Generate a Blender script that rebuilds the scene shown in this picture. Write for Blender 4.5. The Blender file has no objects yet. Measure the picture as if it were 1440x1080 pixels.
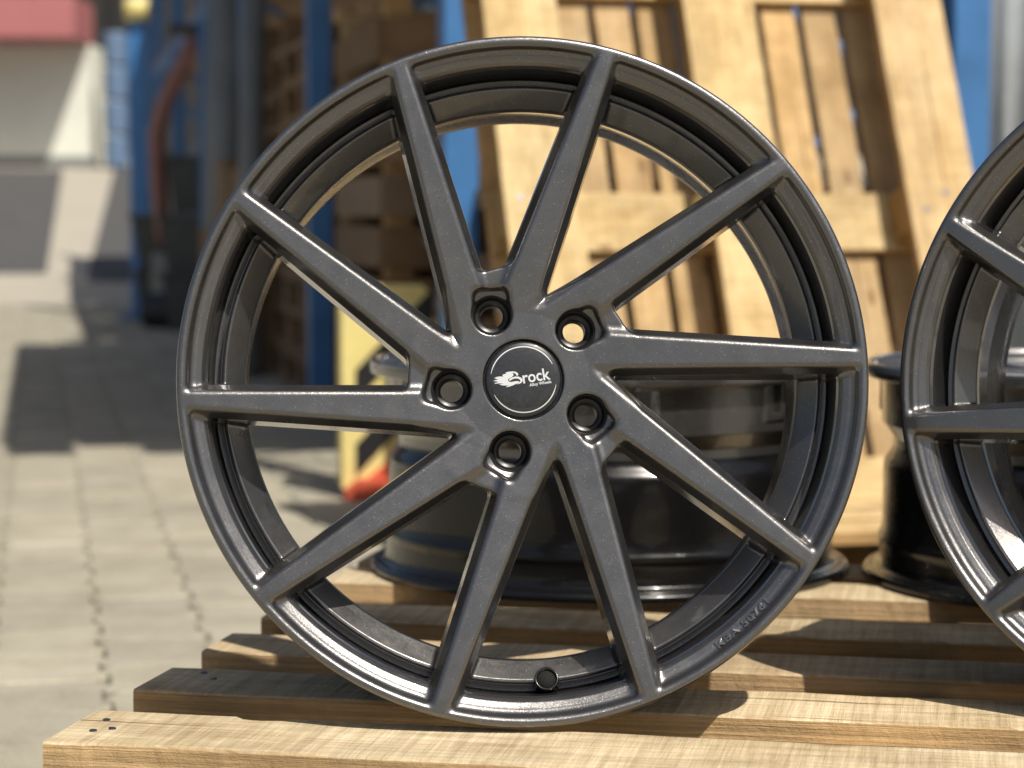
import bpy, bmesh, math, random
import numpy as np
from mathutils import Vector, Matrix
R = math.radians
random.seed(7)
sc = bpy.context.scene
col = sc.collection

# ------------------------------------------------------------------ camera, sky, sun, exposure
H = 0.671                                   # camera height over the paving
FPX = 3200.0                                # focal length in photo pixels (1440 wide)
PITCH = math.atan(240 / FPX)
cam_d = bpy.data.cameras.new('camera')
cam = bpy.data.objects.new('camera', cam_d); col.objects.link(cam)
cam.location = (0, 0, H)
cam.rotation_euler = (math.pi / 2 - PITCH, 0, 0)
cam_d.sensor_width = 36
cam_d.lens = 36 * FPX / 1440
cam_d.clip_start = 0.05; cam_d.clip_end = 3000
cam_d.dof.use_dof = True
cam_d.dof.focus_distance = 1.70
cam_d.dof.aperture_fstop = 6.5
sc.camera = cam

SUN = Vector((0.37, -0.64, 1.0)).normalized()
world = bpy.data.worlds.new('World'); sc.world = world; world.use_nodes = True
wn = world.node_tree.nodes
bg = wn['Background']
sky = wn.new('ShaderNodeTexSky'); sky.sky_type = 'NISHITA'; sky.sun_disc = False
sky.sun_elevation = math.asin(SUN.z); sky.sun_rotation = math.atan2(SUN.x, SUN.y)
sky.air_density = 1.0; sky.dust_density = 3.0; sky.ozone_density = 0.6
world.node_tree.links.new(sky.outputs[0], bg.inputs[0])
bg.inputs[1].default_value = 0.078
sl = bpy.data.lights.new('sun', 'SUN'); sl.energy = 5.0; sl.angle = R(0.53); sl.color = (1.0, 0.94, 0.84)
so = bpy.data.objects.new('sun', sl); col.objects.link(so)
so.rotation_euler = SUN.to_track_quat('Z', 'Y').to_euler(); so.location = (4, -4, 10)
sc.view_settings.view_transform = 'Standard'; sc.view_settings.look = 'None'
sc.view_settings.exposure = 0.10; sc.view_settings.gamma = 1.0
sc.view_settings.use_curve_mapping = False
sc.render.engine = 'CYCLES'
sc.cycles.max_bounces = 8

def ray(px, py):
    u = (px - 720) / FPX; v = (py - 540) / FPX
    f = Vector((0, math.cos(PITCH), -math.sin(PITCH))); dn = Vector((0, -math.sin(PITCH), -math.cos(PITCH)))
    return Vector((u, 0, 0)) + f + dn * v
def at_z(px, py, z):                         # point of a pixel's ray at height z
    d = ray(px, py); return Vector((0, 0, H)) + d * ((z - H) / d.z)
def at_y(px, py, y):                         # point of a pixel's ray at distance y
    d = ray(px, py); return Vector((0, 0, H)) + d * (y / d.y)

# ------------------------------------------------------------------ materials
def new_mat(name):
    m = bpy.data.materials.new(name); m.use_nodes = True
    nt = m.node_tree; b = nt.nodes['Principled BSDF']
    return m, nt, nt.nodes, nt.links, b
def ramp(nodes, stops):
    r = nodes.new('ShaderNodeValToRGB'); e = r.color_ramp.elements
    e[0].position, e[0].color = stops[0][0], (*stops[0][1], 1)
    e[1].position, e[1].color = stops[-1][0], (*stops[-1][1], 1)
    for p, c in stops[1:-1]:
        x = e.new(p); x.color = (*c, 1)
    return r
def coords(nodes, links, scale=(1, 1, 1), rot=(0, 0, 0), kind='Object'):
    tc = nodes.new('ShaderNodeTexCoord'); mp = nodes.new('ShaderNodeMapping')
    mp.inputs['Scale'].default_value = scale; mp.inputs['Rotation'].default_value = rot
    links.new(tc.outputs[kind], mp.inputs[0]); return mp
def noise(nodes, links, src, scale, detail=3, rough=0.55):
    n = nodes.new('ShaderNodeTexNoise'); n.inputs['Scale'].default_value = scale
    n.inputs['Detail'].default_value = detail; n.inputs['Roughness'].default_value = rough
    links.new(src, n.inputs['Vector']); return n
def mixc(nodes, links, fac, a, b, mode='MIX'):
    m = nodes.new('ShaderNodeMix'); m.data_type = 'RGBA'; m.blend_type = mode
    for sock, val in ((m.inputs[0], fac), (m.inputs[6], a), (m.inputs[7], b)):
        if hasattr(val, 'is_linked'): links.new(val, sock)
        elif isinstance(val, (int, float)): sock.default_value = val
        else: sock.default_value = (*val, 1)
    return m.outputs[2]
def math_n(nodes, links, op, a, b=0.0):
    m = nodes.new('ShaderNodeMath'); m.operation = op
    for s, v in ((m.inputs[0], a), (m.inputs[1], b)):
        if hasattr(v, 'is_linked'): links.new(v, s)
        else: s.default_value = v
    return m.outputs[0]
def bump(nodes, links, b, h, strength, dist):
    n = nodes.new('ShaderNodeBump'); n.inputs['Strength'].default_value = strength
    n.inputs['Distance'].default_value = dist
    links.new(h, n.inputs['Height']); links.new(n.outputs[0], b.inputs['Normal']); return n

def paint_mat(name, base, metallic, rough, flake, coat=1.0, spark_t=0.998, tilt=0.10):
    m, nt, n, l, b = new_mat(name)
    mp = coords(n, l)
    vo = n.new('ShaderNodeTexVoronoi'); vo.inputs['Scale'].default_value = 3200
    l.new(mp.outputs[0], vo.inputs['Vector'])
    sep = n.new('ShaderNodeSeparateColor'); l.new(vo.outputs['Color'], sep.inputs[0])
    spark = math_n(n, l, 'GREATER_THAN', sep.outputs[0], spark_t)
    fl = ramp(n, [(0.0, tuple(c * 0.86 for c in base)), (1.0, tuple(c * 1.14 for c in base))])
    l.new(sep.outputs[1], fl.inputs[0])
    colr = mixc(n, l, spark, fl.outputs[0], flake)
    l.new(colr, b.inputs['Base Color'])
    b.inputs['Metallic'].default_value = metallic
    # each flake catches the light at its own small tilt
    geo = n.new('ShaderNodeNewGeometry')
    vs = n.new('ShaderNodeVectorMath'); vs.operation = 'SUBTRACT'; l.new(vo.outputs['Color'], vs.inputs[0]); vs.inputs[1].default_value = (0.5, 0.5, 0.5)
    vm = n.new('ShaderNodeVectorMath'); vm.operation = 'SCALE'; l.new(vs.outputs[0], vm.inputs[0]); vm.inputs['Scale'].default_value = tilt
    va = n.new('ShaderNodeVectorMath'); va.operation = 'ADD'; l.new(geo.outputs['Normal'], va.inputs[0]); l.new(vm.outputs[0], va.inputs[1])
    vn = n.new('ShaderNodeVectorMath'); vn.operation = 'NORMALIZE'; l.new(va.outputs[0], vn.inputs[0])
    l.new(vn.outputs[0], b.inputs['Normal'])
    # orange peel and dust on the clear coat
    pe = noise(n, l, mp.outputs[0], 60, 3)
    rr = ramp(n, [(0.3, (rough - 0.04,) * 3), (0.75, (rough + 0.08,) * 3)]); l.new(pe.outputs[0], rr.inputs[0])
    l.new(rr.outputs[0], b.inputs['Roughness'])
    b.inputs['Coat Weight'].default_value = coat; b.inputs['Coat Roughness'].default_value = 0.07
    b.inputs['Coat IOR'].default_value = 1.5
    return m
M = {}
M['gunmetal'] = paint_mat('gunmetal_paint', (0.142, 0.139, 0.137), 0.88, 0.31, (0.7, 0.7, 0.68), coat=0.9, tilt=0.16, spark_t=0.998)
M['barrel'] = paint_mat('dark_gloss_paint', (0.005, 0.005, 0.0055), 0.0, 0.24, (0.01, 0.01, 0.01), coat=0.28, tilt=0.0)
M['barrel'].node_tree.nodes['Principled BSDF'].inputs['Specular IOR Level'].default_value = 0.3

def plain(name, colr, rough=0.5, metallic=0.0, coat=0.0, var=0.12, scale=12.0, bmp=0.0):
    m, nt, n, l, b = new_mat(name)
    mp = coords(n, l)
    ns = noise(n, l, mp.outputs[0], scale, 5, 0.6)
    rp = ramp(n, [(0.25, tuple(c * (1 - var) for c in colr)), (0.75, tuple(min(1, c * (1 + var)) for c in colr))])
    l.new(ns.outputs[0], rp.inputs[0]); l.new(rp.outputs[0], b.inputs['Base Color'])
    b.inputs['Roughness'].default_value = rough; b.inputs['Metallic'].default_value = metallic
    b.inputs['Coat Weight'].default_value = coat; b.inputs['Coat Roughness'].default_value = 0.05
    if bmp: bump(n, l, b, ns.outputs[0], 0.6, bmp)
    return m
M['black_plastic'] = plain('black_plastic', (0.012, 0.012, 0.013), 0.35)
M['cap_black'] = plain('cap_black', (0.012, 0.0125, 0.014), 0.40, coat=0.7, var=0.8, scale=420)
M['cap_print'] = plain('cap_print', (0.55, 0.57, 0.58), 0.4, var=0.05)
M['bore_shade'] = plain('bore_shade', (0.004, 0.004, 0.004), 0.9)
M['nail'] = plain('nail_steel', (0.10, 0.11, 0.13), 0.45, 0.8, var=0.4, scale=300)
M['blue'] = plain('rack_blue', (0.045, 0.155, 0.36), 0.45, var=0.25, scale=5)
M['red'] = plain('red_lacquer', (0.22, 0.10, 0.09), 0.45, var=0.2)
M['yellow'] = plain('yellow_lacquer', (0.74, 0.62, 0.24), 0.5, var=0.1)
M['black'] = plain('black_lacquer', (0.015, 0.015, 0.016), 0.45)
M['orange'] = plain('red_orange_lacquer', (0.60, 0.10, 0.05), 0.5)
M['grey_metal'] = plain('grey_metal', (0.17, 0.18, 0.18), 0.6, 0.0, var=0.2, scale=4)
M['white_wall'] = plain('white_render', (0.72, 0.73, 0.64), 0.85, var=0.06, scale=2, bmp=0.002)
M['awning'] = plain('red_fascia', (0.42, 0.15, 0.15), 0.6, var=0.08, scale=2)
M['dark_wall'] = plain('dark_cladding', (0.018, 0.017, 0.017), 0.8, var=0.3, scale=0.6)
M['drum'] = plain('pale_blue_plastic', (0.12, 0.19, 0.30), 0.4, var=0.1)
M['zinc'] = plain('zinc_sheet', (0.42, 0.45, 0.47), 0.45, 0.35, var=0.2, scale=5)
M['sand'] = plain('joint_sand', (0.042, 0.037, 0.03), 0.95, var=0.4, scale=60, bmp=0.002)
M['dark_ground'] = plain('dark_ground', (0.075, 0.074, 0.072), 0.9, var=0.2, scale=3, bmp=0.003)
M['concrete'] = plain('concrete_yard', (0.40, 0.365, 0.295), 0.9, var=0.12, scale=1.5, bmp=0.002)

def stone_mat():
    m, nt, n, l, b = new_mat('paving_concrete')
    mp = coords(n, l, kind='Generated'); 
    tc = n.new('ShaderNodeNewGeometry')
    big = noise(n, l, tc.outputs['Position'], 1.7, 4); fine = noise(n, l, tc.outputs['Position'], 220, 4, 0.7)
    oi = n.new('ShaderNodeObjectInfo')
    c1 = ramp(n, [(0.2, (0.42, 0.385, 0.295)), (0.8, (0.56, 0.515, 0.41))]); l.new(big.outputs[0], c1.inputs[0])
    c2 = ramp(n, [(0.3, (0.62, 0.62, 0.62)), (0.7, (1.0, 1.0, 1.0))]); l.new(fine.outputs[0], c2.inputs[0])
    c3 = ramp(n, [(0.0, (0.78, 0.79, 0.80)), (1.0, (1.0, 1.0, 0.98))]); l.new(oi.outputs['Random'], c3.inputs[0])
    mid = noise(n, l, tc.outputs['Position'], 9, 6, 0.7)
    c4 = ramp(n, [(0.32, (0.74, 0.72, 0.68)), (0.56, (1, 1, 1))]); l.new(mid.outputs[0], c4.inputs[0])
    x = mixc(n, l, 1.0, c1.outputs[0], c2.outputs[0], 'MULTIPLY')
    x = mixc(n, l, 0.8, x, c4.outputs[0], 'MULTIPLY')
    l.new(mixc(n, l, 1.0, x, c3.outputs[0], 'MULTIPLY'), b.inputs['Base Color'])
    b.inputs['Roughness'].default_value = 0.92
    bump(n, l, b, fine.outputs[0], 0.7, 0.0015)
    return m
M['stone'] = stone_mat()

def wood_mat(name, light, mid, dark, side, streak=1.0, weather=0.0):
    """sawn softwood: long grain, cross saw marks on the broad face, warmer edge grain, knots"""
    m, nt, n, l, b = new_mat(name)
    oi = n.new('ShaderNodeObjectInfo')
    tc = n.new('ShaderNodeTexCoord')
    off = n.new('ShaderNodeVectorMath'); off.operation = 'ADD'
    cmb = n.new('ShaderNodeCombineXYZ')
    for i, k in enumerate((7.3, 3.1, 5.7)):
        l.new(math_n(n, l, 'MULTIPLY', oi.outputs['Random'], k), cmb.inputs[i])
    l.new(tc.outputs['Object'], off.inputs[0]); l.new(cmb.outputs[0], off.inputs[1])
    def mapped(s, rz=0.0):
        mp = n.new('ShaderNodeMapping'); mp.inputs['Scale'].default_value = s; mp.inputs['Rotation'].default_value = (0, 0, rz)
        l.new(off.outputs[0], mp.inputs[0]); return mp.outputs[0]
    grain = noise(n, l, mapped((3, 120, 120)), 1.0, 5, 0.65)          # fibres along x
    rings = noise(n, l, mapped((5, 60, 300)), 1.0, 5, 0.65)
    rings.inputs['Distortion'].default_value = 0.35
    saw = noise(n, l, mapped((150, 5, 5), 0.42), 1.0, 5, 0.7)       # slanted saw marks across
    fuzz = noise(n, l, mapped((240, 240, 240)), 1.0, 4, 0.75)
    dirt = noise(n, l, mapped((9, 14, 14)), 1.0, 6, 0.7)
    blot = noise(n, l, mapped((4.5, 9, 9)), 1.0, 4, 0.6)
    geo = n.new('ShaderNodeNewGeometry')
    vt = n.new('ShaderNodeVectorTransform'); vt.vector_type = 'NORMAL'; vt.convert_from = 'WORLD'; vt.convert_to = 'OBJECT'
    l.new(geo.outputs['Normal'], vt.inputs[0])
    sx = n.new('ShaderNodeSeparateXYZ'); l.new(vt.outputs[0], sx.inputs[0])
    flat = math_n(n, l, 'ABSOLUTE', sx.outputs[2])
    fm = ramp(n, [(0.45, (0, 0, 0)), (0.75, (1, 1, 1))]); l.new(flat, fm.inputs[0])
    ct = ramp(n, [(0.22, dark), (0.45, mid), (0.75, light)]); l.new(blot.outputs[0], ct.inputs[0])
    gs = ramp(n, [(0.30, (0.70, 0.66, 0.58)), (0.62, (1, 1, 1))]); l.new(grain.outputs[0], gs.inputs[0])
    ss = ramp(n, [(0.33, (0.72, 0.69, 0.63)), (0.50, (0.95, 0.94, 0.92)), (0.62, (1.12, 1.13, 1.15))]); l.new(saw.outputs[0], ss.inputs[0])
    top = mixc(n, l, 0.45, ct.outputs[0], gs.outputs[0], 'MULTIPLY')
    fig = noise(n, l, mapped((1.6, 34, 34)), 1.0, 3, 0.5); fig.inputs['Distortion'].default_value = 1.2
    fw = n.new('ShaderNodeMath'); fw.operation = 'PINGPONG'; l.new(math_n(n, l, 'MULTIPLY', fig.outputs[0], 14.0), fw.inputs[0]); fw.inputs[1].default_value = 1.0
    fr = ramp(n, [(0.0, (0.74, 0.66, 0.54)), (0.35, (0.97, 0.96, 0.94)), (1.0, (1.03, 1.03, 1.03))]); l.new(fw.outputs[0], fr.inputs[0])
    top = mixc(n, l, 0.6, top, fr.outputs[0], 'MULTIPLY')
    spl = noise(n, l, mapped((1.3, 95, 40)), 1.0, 2, 0.5)
    sr = ramp(n, [(0.285, (0.16, 0.11, 0.07)), (0.315, (1, 1, 1))]); l.new(spl.outputs[0], sr.inputs[0])
    top = mixc(n, l, 0.85, top, sr.outputs[0], 'MULTIPLY')
    top = mixc(n, l, 0.85 * streak, top, ss.outputs[0], 'MULTIPLY')
    rs = ramp(n, [(0.30, tuple(c * 0.66 for c in side)), (0.52, side), (0.72, tuple(min(1, c * 1.25) for c in side))])
    l.new(rings.outputs[0], rs.inputs[0])
    sd = mixc(n, l, 0.6, rs.outputs[0], gs.outputs[0], 'MULTIPLY')
    c = mixc(n, l, fm.outputs[0], sd, top)
    dr = ramp(n, [(0.36, (0.60, 0.57, 0.52)), (0.58, (1, 1, 1))]); l.new(dirt.outputs[0], dr.inputs[0])
    c = mixc(n, l, 0.7, c, dr.outputs[0], 'MULTIPLY')
    wr = ramp(n, [(0.35, (0, 0, 0)), (1.0, (0.55, 0.55, 0.55))]); l.new(math_n(n, l, 'FRACT', math_n(n, l, 'MULTIPLY', oi.outputs['Random'], 7.13)), wr.inputs[0])
    wf = math_n(n, l, 'MULTIPLY', wr.outputs[0], blot.outputs[0])
    c = mixc(n, l, math_n(n, l, 'ADD', wf, weather), c, (0.27, 0.245, 0.21))
    tint = ramp(n, [(0.0, (0.80, 0.79, 0.78)), (0.5, (1, 1, 1)), (1.0, (1.05, 0.98, 0.90))]); l.new(oi.outputs['Random'], tint.inputs[0])
    c = mixc(n, l, 1.0, c, tint.outputs[0], 'MULTIPLY')
    # knots
    kv = n.new('ShaderNodeTexVoronoi'); kv.inputs['Scale'].default_value = 1.0; l.new(mapped((5.5, 13, 13)), kv.inputs['Vector'])
    kr = ramp(n, [(0.07, (1, 1, 1)), (0.13, (0, 0, 0))]); l.new(kv.outputs['Distance'], kr.inputs[0])
    c = mixc(n, l, math_n(n, l, 'MULTIPLY', kr.outputs[0], 0.75), c, (0.16, 0.085, 0.04))
    l.new(c, b.inputs['Base Color'])
    b.inputs['Roughness'].default_value = 0.82
    b.inputs['Specular IOR Level'].default_value = 0.25
    hsum = math_n(n, l, 'ADD', math_n(n, l, 'MULTIPLY', math_n(n, l, 'MULTIPLY', saw.outputs[0], fm.outputs[0]), 0.9), math_n(n, l, 'MULTIPLY', rings.outputs[0], 0.8))
    hsum = math_n(n, l, 'ADD', hsum, math_n(n, l, 'MULTIPLY', fuzz.outputs[0], 0.5))
    bump(n, l, b, hsum, 0.9, 0.0026)
    return m
M['wood'] = wood_mat('sawn_pine', (0.76, 0.645, 0.45), (0.66, 0.535, 0.345), (0.50, 0.385, 0.235), (0.52, 0.355, 0.18))
M['wood_pale'] = wood_mat('pale_pine', (0.76, 0.61, 0.36), (0.68, 0.52, 0.28), (0.56, 0.40, 0.19), (0.44, 0.28, 0.115), 0.6)
M['wood_deck'] = wood_mat('orange_pine', (0.68, 0.50, 0.275), (0.60, 0.42, 0.205), (0.48, 0.31, 0.135), (0.42, 0.26, 0.11), 0.5)
M['wood_old'] = wood_mat('weathered_pine', (0.36, 0.235, 0.12), (0.28, 0.17, 0.08), (0.19, 0.11, 0.05), (0.26, 0.15, 0.065), 0.6, 0.15)

# ------------------------------------------------------------------ mesh helpers
def link(name, me, mat, parent=None):
    o = bpy.data.objects.new(name, me); col.objects.link(o)
    if mat is not None and len(me.materials) == 0: me.materials.append(mat)
    if parent is not None: o.parent = parent
    return o
def bm_obj(name, bm, mat, parent=None, smooth=False):
    bmesh.ops.recalc_face_normals(bm, faces=bm.faces[:])
    me = bpy.data.meshes.new(name); bm.to_mesh(me); bm.free()
    if smooth: me.shade_smooth()
    return link(name, me, mat, parent)
def add_box(bm, c, s, rot=None, bevel=0.0):
    r = bmesh.ops.create_cube(bm, size=1.0); vs = r['verts']
    bmesh.ops.scale(bm, vec=s, verts=vs)
    if bevel:
        es = list({e for v in vs for e in v.link_edges})
        g = bmesh.ops.bevel(bm, geom=es, offset=bevel, segments=1, affect='EDGES', clamp_overlap=True)
        vs = list({v for f in g['faces'] for v in f.verts} | {v for v in vs if v.is_valid})
    if rot is not None: bmesh.ops.transform(bm, matrix=rot.to_4x4(), verts=vs)
    bmesh.ops.translate(bm, vec=c, verts=vs)
    return vs
def box_obj(name, c, s, mat, parent=None, bevel=0.003, rot=None):
    bm = bmesh.new(); add_box(bm, (0, 0, 0), s, rot, bevel)
    o = bm_obj(name, bm, mat, parent); o.location = c; return o
def add_tube(bm, pts, rad, seg=14):
    pts = [Vector(p) for p in pts]; rings = []
    prev = None
    for i, p in enumerate(pts):
        t = (pts[min(i + 1, len(pts) - 1)] - pts[max(i - 1, 0)]).normalized()
        a = Vector((0, 0, 1)) if abs(t.z) < 0.9 else Vector((1, 0, 0))
        if prev is not None: a = prev
        n1 = (a - t * a.dot(t)).normalized(); n2 = t.cross(n1); prev = n1
        rings.append([bm.verts.new(p + n1 * rad * math.cos(2 * math.pi * k / seg) + n2 * rad * math.sin(2 * math.pi * k / seg)) for k in range(seg)])
    for a, b in zip(rings, rings[1:]):
        for k in range(seg): bm.faces.new((a[k], a[(k + 1) % seg], b[(k + 1) % seg], b[k]))
    bm.faces.new(rings[0][::-1]); bm.faces.new(rings[-1])
def lathe_mesh(name, prof, seg=256, closed=True):
    """revolve (r, z) points about z"""
    n = len(prof); V = []; F = []
    for k in range(seg):
        a = 2 * math.pi * k / seg
        for r, z in prof: V.append((r * math.cos(a), r * math.sin(a), z))
    m = n if closed else n - 1
    for k in range(seg):
        q = (k + 1) % seg
        for i in range(m):
            j = (i + 1) % n
            F.append((k * n + i, q * n + i, q * n + j, k * n + j))
    me = bpy.data.meshes.new(name); me.from_pydata(V, [], F); me.update()
    bm = bmesh.new(); bm.from_mesh(me)
    bmesh.ops.remove_doubles(bm, verts=bm.verts[:], dist=1e-6)
    bmesh.ops.recalc_face_normals(bm, faces=bm.faces[:]); bm.to_mesh(me); bm.free()
    me.shade_smooth()
    return me
def smooth_prof(pts, sub=4):
    """rounded (Catmull-Rom) closed or open profile kept near its corners"""
    out = []
    for a, b in zip(pts, pts[1:]):
        for t in np.linspace(0, 1, sub, endpoint=False): out.append((a[0] + (b[0] - a[0]) * t, a[1] + (b[1] - a[1]) * t))
    out.append(pts[-1]); out = np.array(out)
    for _ in range(2):
        o = out.copy(); o[1:-1] = 0.25 * out[:-2] + 0.5 * out[1:-1] + 0.25 * out[2:]; out = o
    return [tuple(p) for p in out]
def thing(name, label, cat, loc=(0, 0, 0), group=None, rot=(0, 0, 0)):
    o = bpy.data.objects.new(name, None); col.objects.link(o); o.empty_display_size = 0.1
    o.location = loc; o.rotation_euler = rot; o['label'] = label; o['category'] = cat
    if group: o['group'] = group
    return o
def tag(o, label, cat, group=None):
    o['label'] = label; o['category'] = cat
    if group: o['group'] = group
    return o
def struct(o): o['kind'] = 'structure'; return o
def copy_tree(o, parent=None):
    c = o.copy(); col.objects.link(c)
    if parent is not None:
        c.parent = parent; c.matrix_parent_inverse = o.matrix_parent_inverse.copy()
    for ch in o.children: copy_tree(ch, c)
    return c

# ------------------------------------------------------------------ the alloy wheel (cast body from a distance field)
PX = 0.2585 / 485.0
A0 = 75.7                                    # direction of one spoke, degrees; the rest every 36
def smax(a, b, k):
    h = np.maximum(k - np.abs(a - b), 0) / k
    return np.maximum(a, b) + h * h * k * 0.25
def smin(a, b, k): return -smax(-a, -b, k)
def poly_sdf(r, z, P):
    P = np.array(P); d = np.full(np.broadcast(r, z).shape, 1e9); s = np.ones_like(d)
    n = len(P); j = n - 1
    for i in range(n):
        e = P[j] - P[i]; wx = r - P[i][0]; wz = z - P[i][1]
        t = np.clip((wx * e[0] + wz * e[1]) / (e @ e), 0, 1)
        bx = wx - e[0] * t; bz = wz - e[1] * t
        d = np.minimum(d, bx * bx + bz * bz)
        c1 = z >= P[i][1]; c2 = z < P[j][1]; c3 = e[0] * wz > e[1] * wx
        s = np.where((c1 & c2 & c3) | (~c1 & ~c2 & ~c3), -s, s)
        j = i
    return s * np.sqrt(d)
RING = [(.2562, -.0085), (.2482, -.0090), (.2450, -.0094), (.2412, -.0112), (.2388, -.0140), (.2376, -.0180), (.2376, -.0540), (.2366, -.0580), (.2292, -.0600), (.2276, -.0570),
        (.2274, -.0450), (.2262, -.0442), (.2130, -.0560), (.2124, -.0610), (.2176, -.103), (.2278, -.103), (.2278, -.080), (.2392, -.064), (.2402, -.0185), (.2424, -.0155), (.2562, -.0145)]
ZB_RING = -.0535
def ztop(r): return -0.013 * (1 - np.clip((r - .050) / (.246 - .050), 0, 1)) ** 1.2
def spoke_edges(x, y, k):
    a = R(A0 + 36 * k); xk = x * math.cos(a) + y * math.sin(a); yk = -x * math.sin(a) + y * math.cos(a)
    m1 = 61 / 455.0; m2 = 29 / 455.0
    e1 = (yk - (75 * PX - m1 * xk)) / math.hypot(1, m1)
    e2 = ((15 * PX - m2 * xk) - yk) / math.hypot(1, m2)
    return np.maximum(np.maximum(e1, e2), -xk) + .0009
def foot2d(x, y, r, ks):
    f = r - 0.0545
    sp = None
    for k in ks:
        e = spoke_edges(x, y, k); sp = e if sp is None else np.minimum(sp, e)
    f = smin(f, sp, .005)
    return smin(f, .2516 - r, .0050)
BOLT_A = 115.6; BOLT_R = .0543; GAP_A = A0 + 18
def body_sdf(x, y, z, r, ks=range(-3, 5), foot=None, bolts=(-1, 0, 1)):
    zt = ztop(r)
    f = foot2d(x, y, r, ks) if foot is None else foot
    t_ = zt - z
    hi = smax(f - (0.46 * np.minimum(t_, .012) + 0.05 * np.maximum(t_ - .012, 0)), z - zt, .0034)
    hi = smax(hi, r - .2585, .005)
    zb = np.where(r > .20, ZB_RING, -.058 + (ZB_RING + .058) * np.clip((r - .08) / .12, 0, 1))
    hi = smax(hi, zb - z, .003)
    lip = smax(.2516 - r - 0.15 * (zt - z), smax(z - zt, smax(r - .2585, -.0142 - z, .003), .0042), .003)
    hi = np.where(r > .2528, np.minimum(lip, hi), hi)
    hi = np.where(r > .2425, smax(hi, -.0142 - z + 1.2 * np.maximum(0, .2435 - r), .003), hi)
    lo = poly_sdf_fast(r, z) - .0012
    # hub base and the low webs between the spokes of a pair
    base = smax(smax(r - .0605 + 0.9 * (z + .030) * (z > -.030), z + .022, .004), -.060 - z, .003)
    d = smin(hi, lo, .0035)
    d = smin(d, base, .006)
    for b in bolts:
        g = R(GAP_A + 72 * b); xg = x * math.cos(g) + y * math.sin(g); yg = -x * math.sin(g) + y * math.cos(g)
        ang = np.abs(yg - .018) - .034
        web = smax(smax(smax(r - .0868, ang, .004), z - (zt - .0045), .003), -.054 - z, .003)
        web = np.where(xg > 0, web, 1.0)
        d = smin(d, web, .006)
    for b in bolts:
        g = R(GAP_A + 72 * b); ba = R(BOLT_A + 72 * b)
        bx, by = BOLT_R * math.cos(ba), BOLT_R * math.sin(ba)
        xl = (x - bx) * math.cos(g) + (y - by) * math.sin(g); yl = -(x - bx) * math.sin(g) + (y - by) * math.cos(g)
        rb = np.hypot(xl, yl)
        pocket = smax(smax(np.abs(yl) - .0132, np.abs(xl - .009) - .0105, .007), -(z + .0240 - 0.12 * (xl - .01)), .004)
        d = smax(d, -pocket, .0045)
        d = smax(d, -np.maximum(rb - .0149, -.036 - z), .0022)
        d = smax(d, -(rb - .0098), .0008)
    d = smax(d, -np.maximum(r - .0303, -.026 - z), .0014)
    d = smax(d, .0270 - r, .001)
    return d
_rr = np.arange(.020, .270, .0004); _zz = np.arange(-.118, .012, .0004)
_tab = poly_sdf(_rr[:, None], _zz[None, :], RING)
def poly_sdf_fast(r, z):
    fi = np.clip((r - _rr[0]) / .0004, 0, len(_rr) - 1.001); fj = np.clip((z - _zz[0]) / .0004, 0, len(_zz) - 1.001)
    fi, fj = np.broadcast_arrays(fi, fj)
    i = fi.astype(np.int32); j = fj.astype(np.int32); u = fi - i; v = fj - j
    return (_tab[i, j] * (1 - u) * (1 - v) + _tab[i + 1, j] * u * (1 - v) + _tab[i, j + 1] * (1 - u) * v + _tab[i + 1, j + 1] * u * v)

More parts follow.
